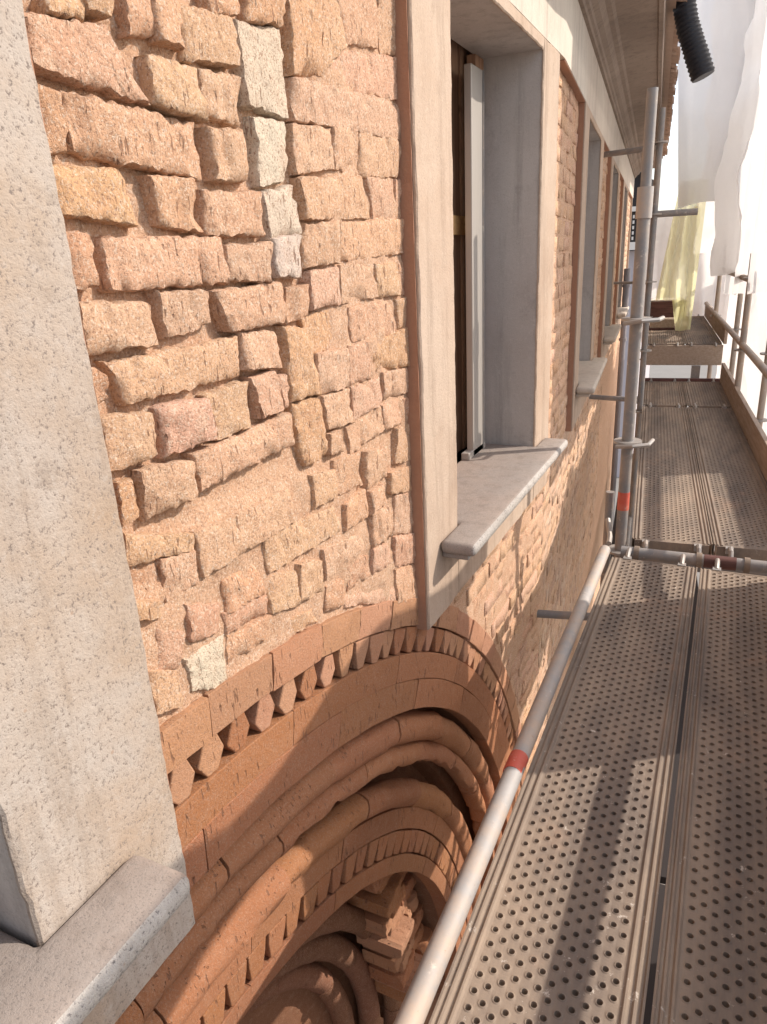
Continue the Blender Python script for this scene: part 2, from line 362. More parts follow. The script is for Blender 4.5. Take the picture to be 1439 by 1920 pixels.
# ================================================================== THE BUILDING
BLD = empty('brick_building', (WX, 0, -7.4))
tag(BLD, 'old brick facade with grey window surrounds, arched portal and deep cornice', 'building')
def bld(o):
    o.parent = BLD; o.matrix_parent_inverse = Matrix.Translation((-WX, 0, 7.4)); return o
def part(o, p):
    o.parent = p; return o
YC, ZC = 0.60, -3.35
WIN = [-0.11, 2.54, 5.19, 7.84, 10.49]
OPW, SUR, SILL = 0.51, 0.775, 0.68
ZT, ZP, ZS, ZA = 0.71, 0.75, -0.825, -1.085
def sstep(a, b, x):
    u = min(1, max(0, (x-a)/(b-a))); return u*u*(3-2*u)
def mortar_depth(s, z):
    if s > 1.80: return -.003
    deep = (1 - sstep(1.30, 1.42, s))*sstep(-.50, -.36, z)
    d2 = sstep(1.42, 1.5, s)*(1 - sstep(1.70, 1.74, s))*(1-sstep(-.42, -.36, z))*sstep(-.72, -.6, z)
    return -.0062 - .019*deep - .011*d2
def sheet_wall(name, s0, s1, z0, z1, step, keep, parent, amp=1.0):
    ns = int(round((s1-s0)/step)); nzz = int(round((z1-z0)/step)); idx = {}; v = []; f = []
    def vid(i, j):
        if (i, j) not in idx:
            s = s0 + (s1-s0)*i/ns; z = z0 + (z1-z0)*j/nzz
            n = mortar_depth(s, z) + amp*(.007*fbm(s*8, z*8, 3.1) + .0045*nz(s*45, z*45, .7))
            idx[(i, j)] = len(v); v.append(W(s, n, z))
        return idx[(i, j)]
    for i in range(ns):
        for j in range(nzz):
            s = s0 + (s1-s0)*(i+.5)/ns; z = z0 + (z1-z0)*(j+.5)/nzz
            if keep(s, z): f.append((vid(i, j), vid(i+1, j), vid(i+1, j+1), vid(i, j+1)))
    return mesh_obj(name, v, f, M['mortar'], parent, smooth=True, angle=180)
def in_open(s, z, pad=0.0):
    return any(abs(s-c) < OPW+.06+pad and ZS-.1 < z < ZT+.03 for c in WIN)
def in_arch(s, z, r): return math.hypot(s-YC, z-ZC) < r or (z < ZC and abs(s-YC) < r)
NEAR = (0.60, 1.80, -1.12, 0.60)
def near(s, z): return NEAR[0] < s < NEAR[1] and NEAR[2] < z < NEAR[3]
wall = sheet_wall('brick_wall', NEAR[0], NEAR[1], NEAR[2], NEAR[3], .010, lambda s, z: not in_arch(s, z, 2.60), None)
bld(wall)
w2 = sheet_wall('mortar_face', -3.0, 3.42, -7.4, 1.08, .03, lambda s, z: not near(s, z) and not in_arch(s, z, 2.58) and not in_open(s, z), wall)
far_wall = bld(sheet_wall('brick_wall', 3.42, 13.5, -7.4, 1.08, .04, lambda s, z: not in_open(s, z), None))
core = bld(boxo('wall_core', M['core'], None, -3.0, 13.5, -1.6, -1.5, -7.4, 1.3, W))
bld(boxo('wall_end', M['plaster'], None, 13.5, 13.6, -1.6, .03, -7.4, 1.3, W))
# ---------------------------------------------------------------- bricks
def brick_mesh(q, nf, nb, res, rng, rough=1.0, rnd=.011):
    """a worn brick: front face a displaced grid over quad q (s,z)x4 TL TR BR BL, sides back to nb"""
    (a, b, c, d) = [(q[2*i], q[2*i+1]) for i in range(4)]
    wd = .5*(math.dist(a, b) + math.dist(d, c)); ht = .5*(math.dist(a, d) + math.dist(b, c))
    nu = max(4, int(wd/res)); nv = max(3, int(ht/res)); sd = rng.uniform(0, 50)
    tu, tv = rng.gauss(0, .0018)*rough, rng.gauss(0, .0014)*rough
    v = []; f = []
    def P(u, vv):
        x = (a[0]*(1-u)+b[0]*u)*(1-vv) + (d[0]*(1-u)+c[0]*u)*vv; z = (a[1]*(1-u)+b[1]*u)*(1-vv) + (d[1]*(1-u)+c[1]*u)*vv
        return x, z
    for j in range(nv+1):
        for i in range(nu+1):
            u, vv = i/nu, j/nv
            # tight first and last rows keep the arris crisp
            u = (0, .35*rnd/wd)[i] if i < 2 else ((1-.35*rnd/wd, 1)[i-nu+1] if i > nu-2 else (i-1)/(nu-2)*(1-2*rnd/wd)+rnd/wd if nu > 6 else u)
            vv = (0, .35*rnd/ht)[j] if j < 2 else ((1-.35*rnd/ht, 1)[j-nv+1] if j > nv-2 else (j-1)/(nv-2)*(1-2*rnd/ht)+rnd/ht if nv > 4 else vv)
            s, z = P(u, vv)
            e = min(u*wd, (1-u)*wd, vv*ht, (1-vv)*ht)
            s0_, z0_ = s, z; s += (.0028*nz(s0_*19, z0_*19, sd) + .0042*fbm(s0_*70, z0_*70, sd, 2))*rough; z += (.0024*nz(s0_*19, z0_*19, sd+9) + .004*fbm(s0_*70, z0_*70, sd+5, 2))*rough
            r = min(1, e/rnd); n = nf - rnd*(1 - math.sqrt(max(0, 1-(1-r)**2)))
            n += tu*(u-.5)*2 + tv*(vv-.5)*2
            n += rough*(.0022*fbm(s*26, z*26, sd) + .0024*nz(s*90, z*60, sd))
            chip = nz(s*13, z*13, sd+21) - .18
            if chip > 0: n -= chip*.026*rough*(1 - min(1, e/.03))
            n -= max(0, nz(s*34, z*16, sd+3) - .30)*.019*rough
            v.append((s, n, z))
    row = nu+1
    for j in range(nv):
        for i in range(nu): f.append((j*row+i, j*row+i+1, (j+1)*row+i+1, (j+1)*row+i))
    loop = [i for i in range(row)] + [j*row+nu for j in range(1, nv+1)] + [nv*row+i for i in range(nu-1, -1, -1)] + [j*row for j in range(nv-1, 0, -1)]
    b0 = len(v)
    for k in loop: v.append((v[k][0], nb, v[k][2]))
    L = len(loop)
    for k in range(L): f.append((loop[k], loop[(k+1) % L], b0+(k+1) % L, b0+k))
    return [W(*p) for p in v], f
rng = random.Random(11); HQ = []
for h in HERO:
    kind, tn = h[8], h[9]; q = []
    cs_, cz_ = sum(h[0:8:2])/4, sum(h[1:8:2])/4; gr_ = .0032 if kind == 'D' else .0030
    for i in range(4): q += [h[2*i] + math.copysign(gr_, h[2*i]-cs_), h[2*i+1] + math.copysign(gr_, h[2*i+1]-cz_)]
    HQ.append(q)
    nf = {'D': rng.uniform(-.003, .007), 'F': rng.uniform(-.002, .005), 'R': -.012}[kind]
    v, f = brick_mesh(q, nf, -.05, .0065, rng, 1.15 if kind == 'D' else 1.0, .0065 if kind == 'D' else .004)
    o = mesh_obj('brick', v, f, M['brick'], wall, smooth=True, center=True, angle=55); o.color = tint(tn, rng)
NB = len(HERO)
mass = MB(); TPICK = 'tttoopprb'
def lay(s0, s1, z0, z1, ok, parent, limit, res=.03, nf=(-.001, .005)):
    """running bond with worn, uneven bricks; past the limit they join one mass"""
    global NB
    z = z1; k = 0
    while z > z0:
        hgt = .064 + rng.uniform(-.004, .004); s = s0 - (k % 2)*.13 - rng.uniform(0, .05)
        while s < s1:
            ln = rng.choice((.265, .265, .13, .25)) + rng.uniform(-.012, .012)
            a, b = max(s, s0), min(s+ln, s1); s += ln + .012
            if b - a < .04: continue
            while b-a > .05 and not (ok(a, z) and ok(a, z-hgt)): a += .02
            while b-a > .05 and not (ok(b, z) and ok(b, z-hgt)): b -= .02
            if b - a < .055: continue
            j = lambda: rng.uniform(-.003, .003)
            q = (a+j(), z+j(), b+j(), z+j(), b+j(), z-hgt+j(), a+j(), z-hgt+j())
            v, f = brick_mesh(q, rng.uniform(*nf), -.03, res, rng, 1.0, .0045)
            if NB < limit:
                o = mesh_obj('brick', v, f, M['brick'], parent, smooth=True, center=True, angle=70); o.color = tint(rng.choice(TPICK), rng); NB += 1
            else: mass.add(v, f)
        z -= hgt + .013; k += 1
def in_hero(s, z, pad=.006):
    for q in HQ:
        if not (min(q[0], q[6])-pad < s < max(q[2], q[4])+pad): continue
        k = True; pts = [(q[2*i], q[2*i+1]) for i in range(4)]
        for i in range(4):
            (x0, z0), (x1, z1) = pts[i], pts[(i+1) % 4]; L = math.hypot(x1-x0, z1-z0)
            if ((x1-x0)*(z-z0) - (z1-z0)*(s-x0))/L > pad: k = False; break
        if k: return True
    return False
def out_ring(s, z): return not in_arch(s, z, 2.645)
lay(.66, 1.765, -1.10, -.40, lambda s, z: out_ring(s, z) and not in_hero(s, z) and not in_hero(s, z+.03) and not in_hero(s, z-.03), wall, 140, .012, (-.003, .002))
lay(1.79, 3.42, -3.2, -1.095, out_ring, wall, 205, .022)
lay(3.33, 3.42, -.83, .745, lambda s, z: True, wall, 230, .022)
lay(3.43, 4.415, -1.09, .745, lambda s, z: True, far_wall, 300, .025)
lay(3.43, 8.2, -3.0, -1.095, lambda s, z: True, far_wall, 0, .04)
for c in WIN[2:4]: lay(c+SUR+.005, c+2.65-SUR-.005, -1.09, .745, lambda s, z: True, far_wall, 0, .04)
lay(WIN[4]+SUR+.005, 13.45, -1.09, .745, lambda s, z: True, far_wall, 0, .05)
lay(.655, 1.765, .40, .745, lambda s, z: z-.065 > .345+.245*(s-.7), far_wall, 0, .03)
mo = mass.build('brick_infill', M['brick_mass'], far_wall, smooth=True, angle=70); mo['kind'] = 'stuff'
# ---------------------------------------------------------------- arched portal
def arc(profile, a0, a1, steps, closed=True, jit=0.0, seed=0.0, cap=True):
    """profile [(R,n)...] turned about the arch centre from angle a0 to a1 (degrees from the crown)"""
    v = []; f = []; m = len(profile)
    for i in range(steps+1):
        a = rad(a0 + (a1-a0)*i/steps)
        for k, (R, n) in enumerate(profile):
            if jit:
                R2 = R + jit*fbm(a*9+k*.13, R*9, seed); n2 = n + jit*.8*nz(a*23, R*31+k*.2, seed+4)
            else: R2, n2 = R, n
            v.append((WX+n2, YC + R2*math.sin(a), ZC + R2*math.cos(a)))
    for i in range(steps):
        for k in range(m if closed else m-1):
            k2 = (k+1) % m; f.append((i*m+k, i*m+k2, (i+1)*m+k2, (i+1)*m+k))
    if cap and closed: f += [tuple(range(m)), tuple(range(steps*m, steps*m+m))]
    return v, f
ARCH = MB()
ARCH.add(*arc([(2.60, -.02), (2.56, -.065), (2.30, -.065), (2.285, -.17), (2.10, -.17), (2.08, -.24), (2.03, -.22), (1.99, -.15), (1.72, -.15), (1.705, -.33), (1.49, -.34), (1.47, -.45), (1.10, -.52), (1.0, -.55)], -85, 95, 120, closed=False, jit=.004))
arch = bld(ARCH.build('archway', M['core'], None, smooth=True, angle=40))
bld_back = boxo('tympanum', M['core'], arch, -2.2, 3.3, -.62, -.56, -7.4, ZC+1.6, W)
def ring_bricks(name, R0, R1, n0, n1, pieces, a0, a1, gap, mat, tints, jit=.002, wav=.004, edge=.0015):
    da = (a1-a0)/pieces
    for i in range(pieces):
        b0 = a0 + da*i + gap*rng.uniform(.6, 1.4); b1 = a0 + da*(i+1) - gap*rng.uniform(.6, 1.4); df = rng.uniform(-wav, wav); e = edge
        prof = [(R0, n0), (R0, n1+df-e), (R0+e, n1+df), ((R0+R1)/2, n1+df+.001), (R1-e, n1+df), (R1, n1+df-e), (R1, n0)]
        v, f = arc(prof, b0, b1, max(3, int((b1-b0)*1.2)), jit=jit, seed=i*3.3+R0*10)
        o = mesh_obj(name, v, f, mat, arch, smooth=True, center=True, angle=28); o.color = tint(rng.choice(tints), rng)
TC = {'a': (.365, .158, .078), 'c': (.39, .17, .084), 'd': (.335, .145, .072), 'e': (.47, .245, .145), 'f': (.43, .22, .128), 'k': (.22, .10, .058), 'l': (.19, .088, .052)}  # k, l: recess shade put into the tint of the inner rolls
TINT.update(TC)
ring_bricks('arch_brick', 2.555, 2.638, -.06, .006, 22, -4.1, 92, .06, M['terra'], 'eef', .005, .003)
ring_bricks('arch_tile', 2.386, 2.470, -.06, .001, 12, -70, 92, .03, M['terra'], 'acd', .001, .0008)
ring_bricks('arch_tile', 2.290, 2.3845, -.06, .001, 13, -72, 92, .03, M['terra'], 'acd', .0025, .0008)
# saw-tooth course: bricks set on the diagonal
def teeth(R0, R1, n1, pitch, a0, a1, mat, tints, split, bw=.19):
    a = a0; Rm = R0 + (R1-R0)*.62; dg = math.degrees(pitch/((R0+R1)/2))
    while a < a1:
        d = split if isinstance(split, str) else ('diamond' if a < split else 'wedge')
        u = rng.uniform
        if d == 'diamond': pl = [(R1-.002, -.20), (R1-.002, .22), (Rm-.012, .44), (R0+.001, .20), (R0+.001, -.16), (Rm-.02, -.43)]
        else: pl = [(R1-.001, -.475), (R1-.001, .475), (Rm, .45), (R0+.001, bw), (R0+.001, -bw), (Rm, -.45)]
        pl = [(R+u(-.002, .002), w*dg*u(.93, 1.0)) for R, w in pl]; tw = u(-.004, .004); df = u(-.004, .002)
        v = []
        for n in (n1+df, n1-.045):
            for R, w in pl:
                q = rad(a+w); v.append((WX+n+(tw*w/dg if n > n1-.03 else 0), YC+R*math.sin(q), ZC+R*math.cos(q)))
        m = len(pl); f = [tuple(range(m)), tuple(range(m, 2*m))] + [(k, (k+1) % m, m+(k+1) % m, m+k) for k in range(m)]
        o = mesh_obj('tooth_brick', v, f, mat, arch, center=True, bevel=.003, seg=2); o.color = tint(rng.choice(tints), rng)
        a += dg*u(.98, 1.02)
teeth(2.472, 2.552, -.001, .086, -3.0, 92, M['terra'], 'eefa', 16)
teeth(1.765, 1.845, -.0885, .080, -45, 85, M['terra'], 'ac', 'wedge', .31)
ring_bricks('arch_tile', 1.85, 1.925, -.16, -.087, 12, -72, 92, .03, M['terra'], 'acd', .002, .001)
ring_bricks('arch_tile', 1.70, 1.76, -.16, -.089, 12, -72, 92, .03, M['terra'], 'acd', .002, .001)
def roll(R, n, r, a0, a1, pieces, mat, jit=.003, rag=0.0, tints='acd'):
    for i in range(pieces):
        b0 = a0+(a1-a0)*i/pieces + .06; b1 = a0+(a1-a0)*(i+1)/pieces - .06; oR, oN, oS = rng.uniform(-.0022, .0022), rng.uniform(-.002, .002), rng.uniform(-.0015, .0015)
        st = max(6, int((b1-b0)*1.1)); v = []; f = []; K = 16
        for j in range(st+1):
            a = rad(b0+(b1-b0)*j/st)
            cut = rag*max(0, fbm(a*21, R, 2.2)+.25)
            for k in range(K):
                th = 2*math.pi*k/K; rr = r + oS + jit*nz(a*14, math.cos(th)*1.5+R*7, math.sin(th)*1.5)
                dR = rr*math.cos(th); dn = rr*math.sin(th)
                if rag and dR < 0: dR = max(dR, -r*.75+cut)
                dR += oR; er = max(0, nz(a*31, th*1.2, R*5)-.35)*.02; dR -= er*math.cos(th); dn -= er*math.sin(th)
                v.append((WX+n+dn+oN, YC+(R+dR)*math.sin(a), ZC+(R+dR)*math.cos(a)))
        for j in range(st):
            for k in range(K): f.append((j*K+k, j*K+(k+1) % K, (j+1)*K+(k+1) % K, (j+1)*K+k))
        f += [tuple(range(K)), tuple(range(st*K, st*K+K))]
        o = mesh_obj('roll_moulding', v, f, mat, arch, smooth=True, center=True, angle=60); o.color = tint(rng.choice(tints), rng)
roll(2.212, -.062, .052, -72, 94, 15, M['terra'], jit=.009)
roll(2.122, -.068, .044, -72, 94, 14, M['terra'], jit=.007, rag=.035)
roll(1.978, -.098, .050, -72, 13, 7, M['terra'], jit=.010, tints='c'); roll(1.972, -.104, .046, 13, 94, 6, M['terra'], jit=.009)
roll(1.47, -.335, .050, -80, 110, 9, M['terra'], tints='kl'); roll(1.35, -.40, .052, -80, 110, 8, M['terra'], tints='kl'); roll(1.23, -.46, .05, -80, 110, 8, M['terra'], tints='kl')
# broken springer block of the inner order, by the right jamb
for k in range(13):
    z = -2.20 - .074*k
    for j in range(2):
        s_ = 1.80 + .15*j + .235*(-z-2.2) + (.04 if k % 2 else 0) + rng.uniform(-.015, .015); hw_ = .072 + rng.uniform(-.012, .006)
        v, f = brick_mesh((s_-hw_, z+.032, s_+hw_, z+.032, s_+hw_, z-.032, s_-hw_, z-.032), -.17-.03*j+rng.uniform(-.035, .02), -.36, .010, rng, 1.7, .009)
        o = mesh_obj('broken_brick', v, f, M['terra'], arch, smooth=True, center=True, angle=40); o.color = tint(rng.choice('acf'), rng)
# ---------------------------------------------------------------- windows
def rough_edge(o, amp, scale, nmax=None):
    for v in o.data.vertices:
        p = v.co; v.co = p + Vector((0, amp*nz(p.y*scale, p.z*scale, p.x*scale), amp*nz(p.z*scale+7, p.y*scale, p.x*scale)))
def strip(name, mat, parent, s0, s1, n0, n1, z0, z1, step=.03, amp=.0022):
    """plaster slab, its front edges broken into short uneven lengths"""
    ns = max(1, int((s1-s0)/step)); nz_ = max(1, int((z1-z0)/step)); v = []; f = []; e = .004
    us = [s0, s0+e] + [s0+(s1-s0)*i/ns for i in range(1, ns)] + [s1-e, s1]; zs = [z0, z0+e] + [z0+(z1-z0)*i/nz_ for i in range(1, nz_)] + [z1-e, z1]
    nu, nv = len(us), len(zs)
    for j, z in enumerate(zs):
        for i, s in enumerate(us):
            edge = i in (0, nu-1) or j in (0, nv-1)
            n = n1 - (.004 if edge else 0) + .0015*fbm(s*9, z*9, .3)
            ds = amp*fbm(s*30, z*30, 5.5, 4) if i < 2 or i > nu-3 else 0; dz = amp*fbm(s*30, z*30, 8.5, 4) if j < 2 or j > nv-3 else 0
            v.append((s+ds, n, z+dz))
    for j in range(nv-1):
        for i in range(nu-1): f.append((j*nu+i, j*nu+i+1, (j+1)*nu+i+1, (j+1)*nu+i))
    loop = list(range(nu)) + [j*nu+nu-1 for j in range(1, nv)] + [(nv-1)*nu+i for i in range(nu-2, -1, -1)] + [j*nu for j in range(nv-2, 0, -1)]
    b0 = len(v)
    for k in loop: v.append((v[k][0], n0, v[k][2]))
    for k in range(len(loop)): f.append((loop[k], loop[(k+1) % len(loop)], b0+(k+1) % len(loop), b0+k))
    return mesh_obj(name, [W(*p) for p in v], f, mat, parent, smooth=True, angle=40)
def make_window(c, k):
    l, r = c-OPW, c+OPW; near_ = k <= 1; st = .02 if near_ else .12; am = .003 if near_ else .003
    m = MB(); n0, n1 = -.21, .035
    m.box(l-.06, l-.0025, n0, n1, ZS-.03, ZT+.05, W); m.box(r+.0025, r+.06, n0, n1, ZS-.03, ZT+.05, W); m.box(l-.0025, r+.0025, n0, n1, ZT+.0025, ZT+.05, W)
    win = bld(m.build('window', M['reveal'], None))
    pm = M['plaster_grey'] if k == 0 else M['plaster']
    strip('window_surround', pm, win, c-SUR, l, .031, .040, ZA, ZP, st, am)
    strip('window_surround', pm, win, r, c+SUR, .031, .040, ZA, ZP, st, am)
    strip('lintel', pm, win, l, r, .031, .0395, ZT, ZP, st, am)
    strip('apron', pm, win, l, r, -.02, .0395, ZA, ZS-.05, st, am)
    boxo('brown_edge', M['edge'], win, c-SUR-.0045, c-SUR+.03, -.02, .0305, ZA, ZP-.001, W); boxo('brown_edge', M['edge'], win, c+SUR-.03, c+SUR+.0045, -.02, .0305, ZA, ZP-.001, W)
    # sill: bull-nosed slab with ears, a thinner drip course under it
    def tee(z0, z1, nf, ear, bev):
        pl = [(l+.003, -.21), (r-.003, -.21), (r-.003, .0405), (c+ear, .0405), (c+ear, nf), (c-ear, nf), (c-ear, .0405), (l+.003, .0405)]
        v = [W(s, n, z) for z in (z0, z1) for s, n in pl]; q = len(pl)
        f = [tuple(range(q)), tuple(range(q, 2*q))] + [(i, (i+1) % q, q+(i+1) % q, q+i) for i in range(q)]
        o = mesh_obj('window_sill', v, f, M['sill'] if k < 2 else M['frieze'], win, smooth=True, bevel=bev, seg=3, angle=50)
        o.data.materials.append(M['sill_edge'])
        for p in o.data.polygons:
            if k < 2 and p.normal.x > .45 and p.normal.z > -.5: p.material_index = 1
        return o
    tee(ZS-.042, ZS, .156, SILL, .017)
    dr = tee(ZS-.062, ZS-.0425, .128, SILL-.02, .006); dr.name = 'drip_course'
    # inside the opening: planks, a channel post, a batten
    d = -.215
    boxo('metal_post', M['alu'], win, r-.25, r-.108, -.195, -.165, ZS, ZT-.06, W, bevel=.004)
    boxo('bead_strip', M['tube_dark'], win, r-.122, r-.116, -.166, -.160, ZS, ZT-.062, W)
    boxo('frame_post', M['wood_dark'], win, r-.104, r-.004, -.232, -.198, ZS, ZT, W)
    if 0 < k < 3:
        n = 6
        for i in range(n):
            a = l - .05 + (OPW*2+.10)*i/n; boxo('plank', M['wood_dark'], win, a+.004, a+(OPW*2+.10)/n-.004, -.29, -.255+.006*(i % 2), ZS, ZT+.05, W)
        boxo('batten', M['wood_orange'], win, l-.05, r-.02, -.248, -.236, .075, .145, W)
        boxo('bottom_rail', M['alu'], win, r-.31, r-.08, -.20, -.165, ZS, ZS+.03, W, bevel=.003)
    else:
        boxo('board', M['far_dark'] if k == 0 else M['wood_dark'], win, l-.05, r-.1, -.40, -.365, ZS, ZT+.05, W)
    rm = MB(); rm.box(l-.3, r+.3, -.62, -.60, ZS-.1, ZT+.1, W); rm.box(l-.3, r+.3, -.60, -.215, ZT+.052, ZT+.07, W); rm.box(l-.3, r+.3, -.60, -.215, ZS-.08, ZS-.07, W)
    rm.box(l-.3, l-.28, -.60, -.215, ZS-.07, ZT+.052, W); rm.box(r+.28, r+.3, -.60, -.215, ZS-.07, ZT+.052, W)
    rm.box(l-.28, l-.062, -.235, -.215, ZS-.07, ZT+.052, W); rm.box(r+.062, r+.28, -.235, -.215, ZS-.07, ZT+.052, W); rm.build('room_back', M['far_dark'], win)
    return win
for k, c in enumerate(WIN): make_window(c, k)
# ---------------------------------------------------------------- frieze, cornice, roof edge
fr = MB(); fr.box(-3.0, CREASE, -.03, .037, ZP+.001, 1.08, W); fr.box(CREASE, 13.6, -.03, .037, ZP+.001, 1.08, W)
fro = bld(fr.build('frieze', M['frieze'], None))
fe = MB(); fe.box(CREASE+.01, 13.45, -.02, .034, ZP-.004, ZP, W); fe.box(.67, 1.76, -.02, .034, ZP-.004, ZP, W); fe.build('brown_edge', M['edge'], fro)
prof = [(-.03, 1.062), (.055, 1.062), (.06, 1.078), (.072, 1.083), (.078, 1.10), (.105, 1.112), (.118, 1.135), (.125, 1.15), (.15, 1.155), (.165, 1.17), (.37, 1.19), (.375, 1.18), (.40, 1.18), (.405, 1.30), (-.03, 1.32)]
def Wm(s, n, z):          # mitred at the crease
    if abs(s-CREASE) < 1e-6:
        a = A2/2; return (WX + n, CREASE + n*math.tan(a), z)
    return W(s, n, z)
ss = [-3.0, CREASE, 13.6]; v = [Wm(s, n, z) for s in ss for n, z in prof]; m_ = len(prof)
f = [(i*m_+k, i*m_+(k+1) % m_, (i+1)*m_+(k+1) % m_, (i+1)*m_+k) for i in range(2) for k in range(m_)] + [tuple(range(m_)), tuple(range(2*m_, 3*m_))]
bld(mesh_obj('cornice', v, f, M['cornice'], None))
roof = bld(MB().add([W(s, n, z) for s in (-3.0, CREASE, CREASE+.001, 13.6) for n, z in ((-1.6, 1.9), (.46, 1.335), (.46, 1.318), (-1.6, 1.88))],
                [(i*4+k, i*4+(k+1) % 4, (i+1)*4+(k+1) % 4, (i+1)*4+k) for i in range(3) for k in range(4)]).build('roof', M['tile'], None))
tp = None
for i in range(58):
    s = 2.2 + i*.195
    for j, up in enumerate((True, False)):
        v = []; f = []
        sc = s + (0 if up else .0975)
        for a, (n, zz) in enumerate(((-.35, 1.575), (.50+rng.uniform(-.012, .025), 1.345+rng.uniform(-.006, .006)))):
            for k in range(9):
                th = math.pi*k/8; rr = .068 if a else .058
                y = sc + rr*math.cos(th); z = zz + (rr*math.sin(th)*.9 if up else .04-rr*math.sin(th)*.75)
                v.append(W(y, n, z)); rr -= .012; v.append(W(sc+rr*math.cos(th), n, zz+(rr*math.sin(th)*.9 if up else .04-rr*math.sin(th)*.75)))
        for k in range(8):
            a0 = k*2; b0 = 18+k*2
            f += [(a0, a0+2, b0+2, b0), (a0+1, b0+1, b0+3, a0+3), (b0, b0+2, b0+3, b0+1)]
        mesh_obj('roof_tile', v, f, M['tile'], roof, smooth=True, angle=50)
for o in BLD.children:
    pass
dp = MB(); dp.tube([W(11.0, .10, -7.4), W(11.0, .10, -.98)], .042, 12); dp.tube([W(11.0, .10, -.95), W(11.0, .10, -.3)], .045, 12)
dpo = bld(dp.build('downpipe', M['zinc'], None, smooth=True))
cl = MB()
for z in (-.55, -.93, -1.3): cl.tube([W(11.0, .10, z), W(11.0, .10, z+.035)], .058, 12)
cl.build('pipe_clamp', M['zinc'], dpo, smooth=True)
# ================================================================== THE SCAFFOLD
ZD = -1.28
def plate_mesh(L=3.05, wid=.2570, pitch=.0214, py=.034, rh=.0060):
    """perforated field: every hole is a raised collar, columns staggered"""
    nc = int(wid/pitch); nr = int(L/py); V = []; F = []
    K = 12; ang = [2*math.pi*(k+.5)/K for k in range(K)]
    x0 = -nc*pitch/2
    hx, hy = pitch/2, py/2
    for c in range(nc):
        for r in range(nr):
            cx_ = x0 + (c+.5)*pitch; cy_ = .01 + (r+.5+(.5 if c % 2 else 0))*py
            if cy_ + hy > L: continue
            b = len(V)
            for a in ang:            # cell border
                dx, dy = math.cos(a), math.sin(a); q = min(hx/abs(dx), hy/abs(dy)); V.append((cx_+dx*q, cy_+dy*q, 0))
            for a in ang: V.append((cx_+math.cos(a)*rh*1.55, cy_+math.sin(a)*rh*1.55, .0003))
            for a in ang: V.append((cx_+math.cos(a)*rh*1.15, cy_+math.sin(a)*rh*1.15, .0020))
            for a in ang: V.append((cx_+math.cos(a)*rh, cy_+math.sin(a)*rh, .0015))
            for a in ang: V.append((cx_+math.cos(a)*rh*.9, cy_+math.sin(a)*rh*.9, -.014))
            for lv in range(4):
                for k in range(K):
                    k2 = (k+1) % K; F.append((b+lv*K+k, b+lv*K+k2, b+(lv+1)*K+k2, b+(lv+1)*K+k))
            cs = [(hx, hy), (-hx, hy), (-hx, -hy), (hx, -hy)]     # corners the polygon leaves out
            for (sx, sy) in cs:
                ks = sorted(range(K), key=lambda k: (V[b+k][0]-cx_-sx)**2 + (V[b+k][1]-cy_-sy)**2)[:2]
                V.append((cx_+sx, cy_+sy, 0)); F.append((b+ks[0], b+ks[1], len(V)-1))
    hw = nc*pitch/2
    # end strips
    for (a, e) in ((-.0, .028), (L-.03, L)):
        b = len(V); V += [(-hw, a, -.0005), (hw, a, -.0005), (hw, e, -.0005), (-hw, e, -.0005)]; F.append((b, b+1, b+2, b+3))
    return V, F, hw
def rail_mesh(L, hw, half, sgn):
    p = [(hw-.001, 0), (hw+.004, .001), (hw+.008, .006), (hw+.012, .006), (hw+.016, .0), (hw+.021, .0), (hw+.025, .006), (hw+.029, .006), (hw+.032, .0015), (hw+.036, .0015), (hw+.039, .007), (half, .006), (half, -.058), (half-.012, -.062), (half-.012, -.059), (half-.003, -.055), (half-.003, 0), (hw, -.003)]
    p = [(sgn*x, z) for x, z in p]; m = len(p); V = []; F = []; N = 24
    for i in range(N+1):
        y = L*i/N
        for x, z in p: V.append((x + .0006*nz(y*7, x*9, 1), y, z + .0005*nz(y*9, x*40, 2)))
    for i in range(N):
        for k in range(m): F.append((i*m+k, i*m+(k+1) % m, (i+1)*m+(k+1) % m, (i+1)*m+k))
    F += [tuple(range(m)), tuple(range(N*m, N*m+m))]
    return V, F
def make_deck(L, label):
    root = empty('deck_plank'); tag(root, label, 'deck plank', 'perforated steel planks of the scaffold walkway')
    V, F, hw = plate_mesh(L)
    mesh_obj('perforated_plate', V, F, M['deck'], root, smooth=True, angle=28)
    for s in (-1, 1):
        V, F = rail_mesh(L, hw, .1715, s); mesh_obj('side_rail', V, F, M['deck'], root, smooth=True, angle=30)
    for (y, d) in ((-.004, -1), (L+.004, 1)):
        boxo('end_cap', M['deck'], root, -.158, .158, y-.004, y+.004, -.055, .001)
        for x in (-.11, .11):
            h = MB(); h.box(x-.016, x+.016, min(y, y+d*.03), max(y, y+d*.03), -.022, .004)
            pts = [(x, y+d*.02, -.002), (x, y+d*.05, .014), (x, y+d*.085, .012), (x, y+d*.10, -.012)]
            h.tube(pts, .010, 8); h.build('hook', M['coupler'], root, smooth=True)
    return root
def copy_tree(o, parent=None):
    c = o.copy(); COL.objects.link(c)
    if parent: c.parent = parent
    for ch in list(o.children): copy_tree(ch, c)
    return c
d1 = make_deck(3.02, 'nearest dusty perforated steel plank beside the long grey tube'); d1.location = (-.1785, -.07, ZD); d1.rotation_euler = (0, 0, rad(.25))
def deck(loc, rz, label, src=d1):
    c = copy_tree(src); c.location = loc; c.rotation_euler = (0, 0, rz); c['label'] = label; return c
A = rad(5.5); u2 = Vector((-math.sin(A), math.cos(A), 0)); r2 = Vector((math.cos(A), math.sin(A), 0))
def S2(a, t, z): return tuple(Vector((-.303, 3.2, 0)) + r2*a + u2*t + Vector((0, 0, z)))
deck((.176, -.07, ZD), rad(.25), 'nearest perforated plank in shade at the bottom right corner')
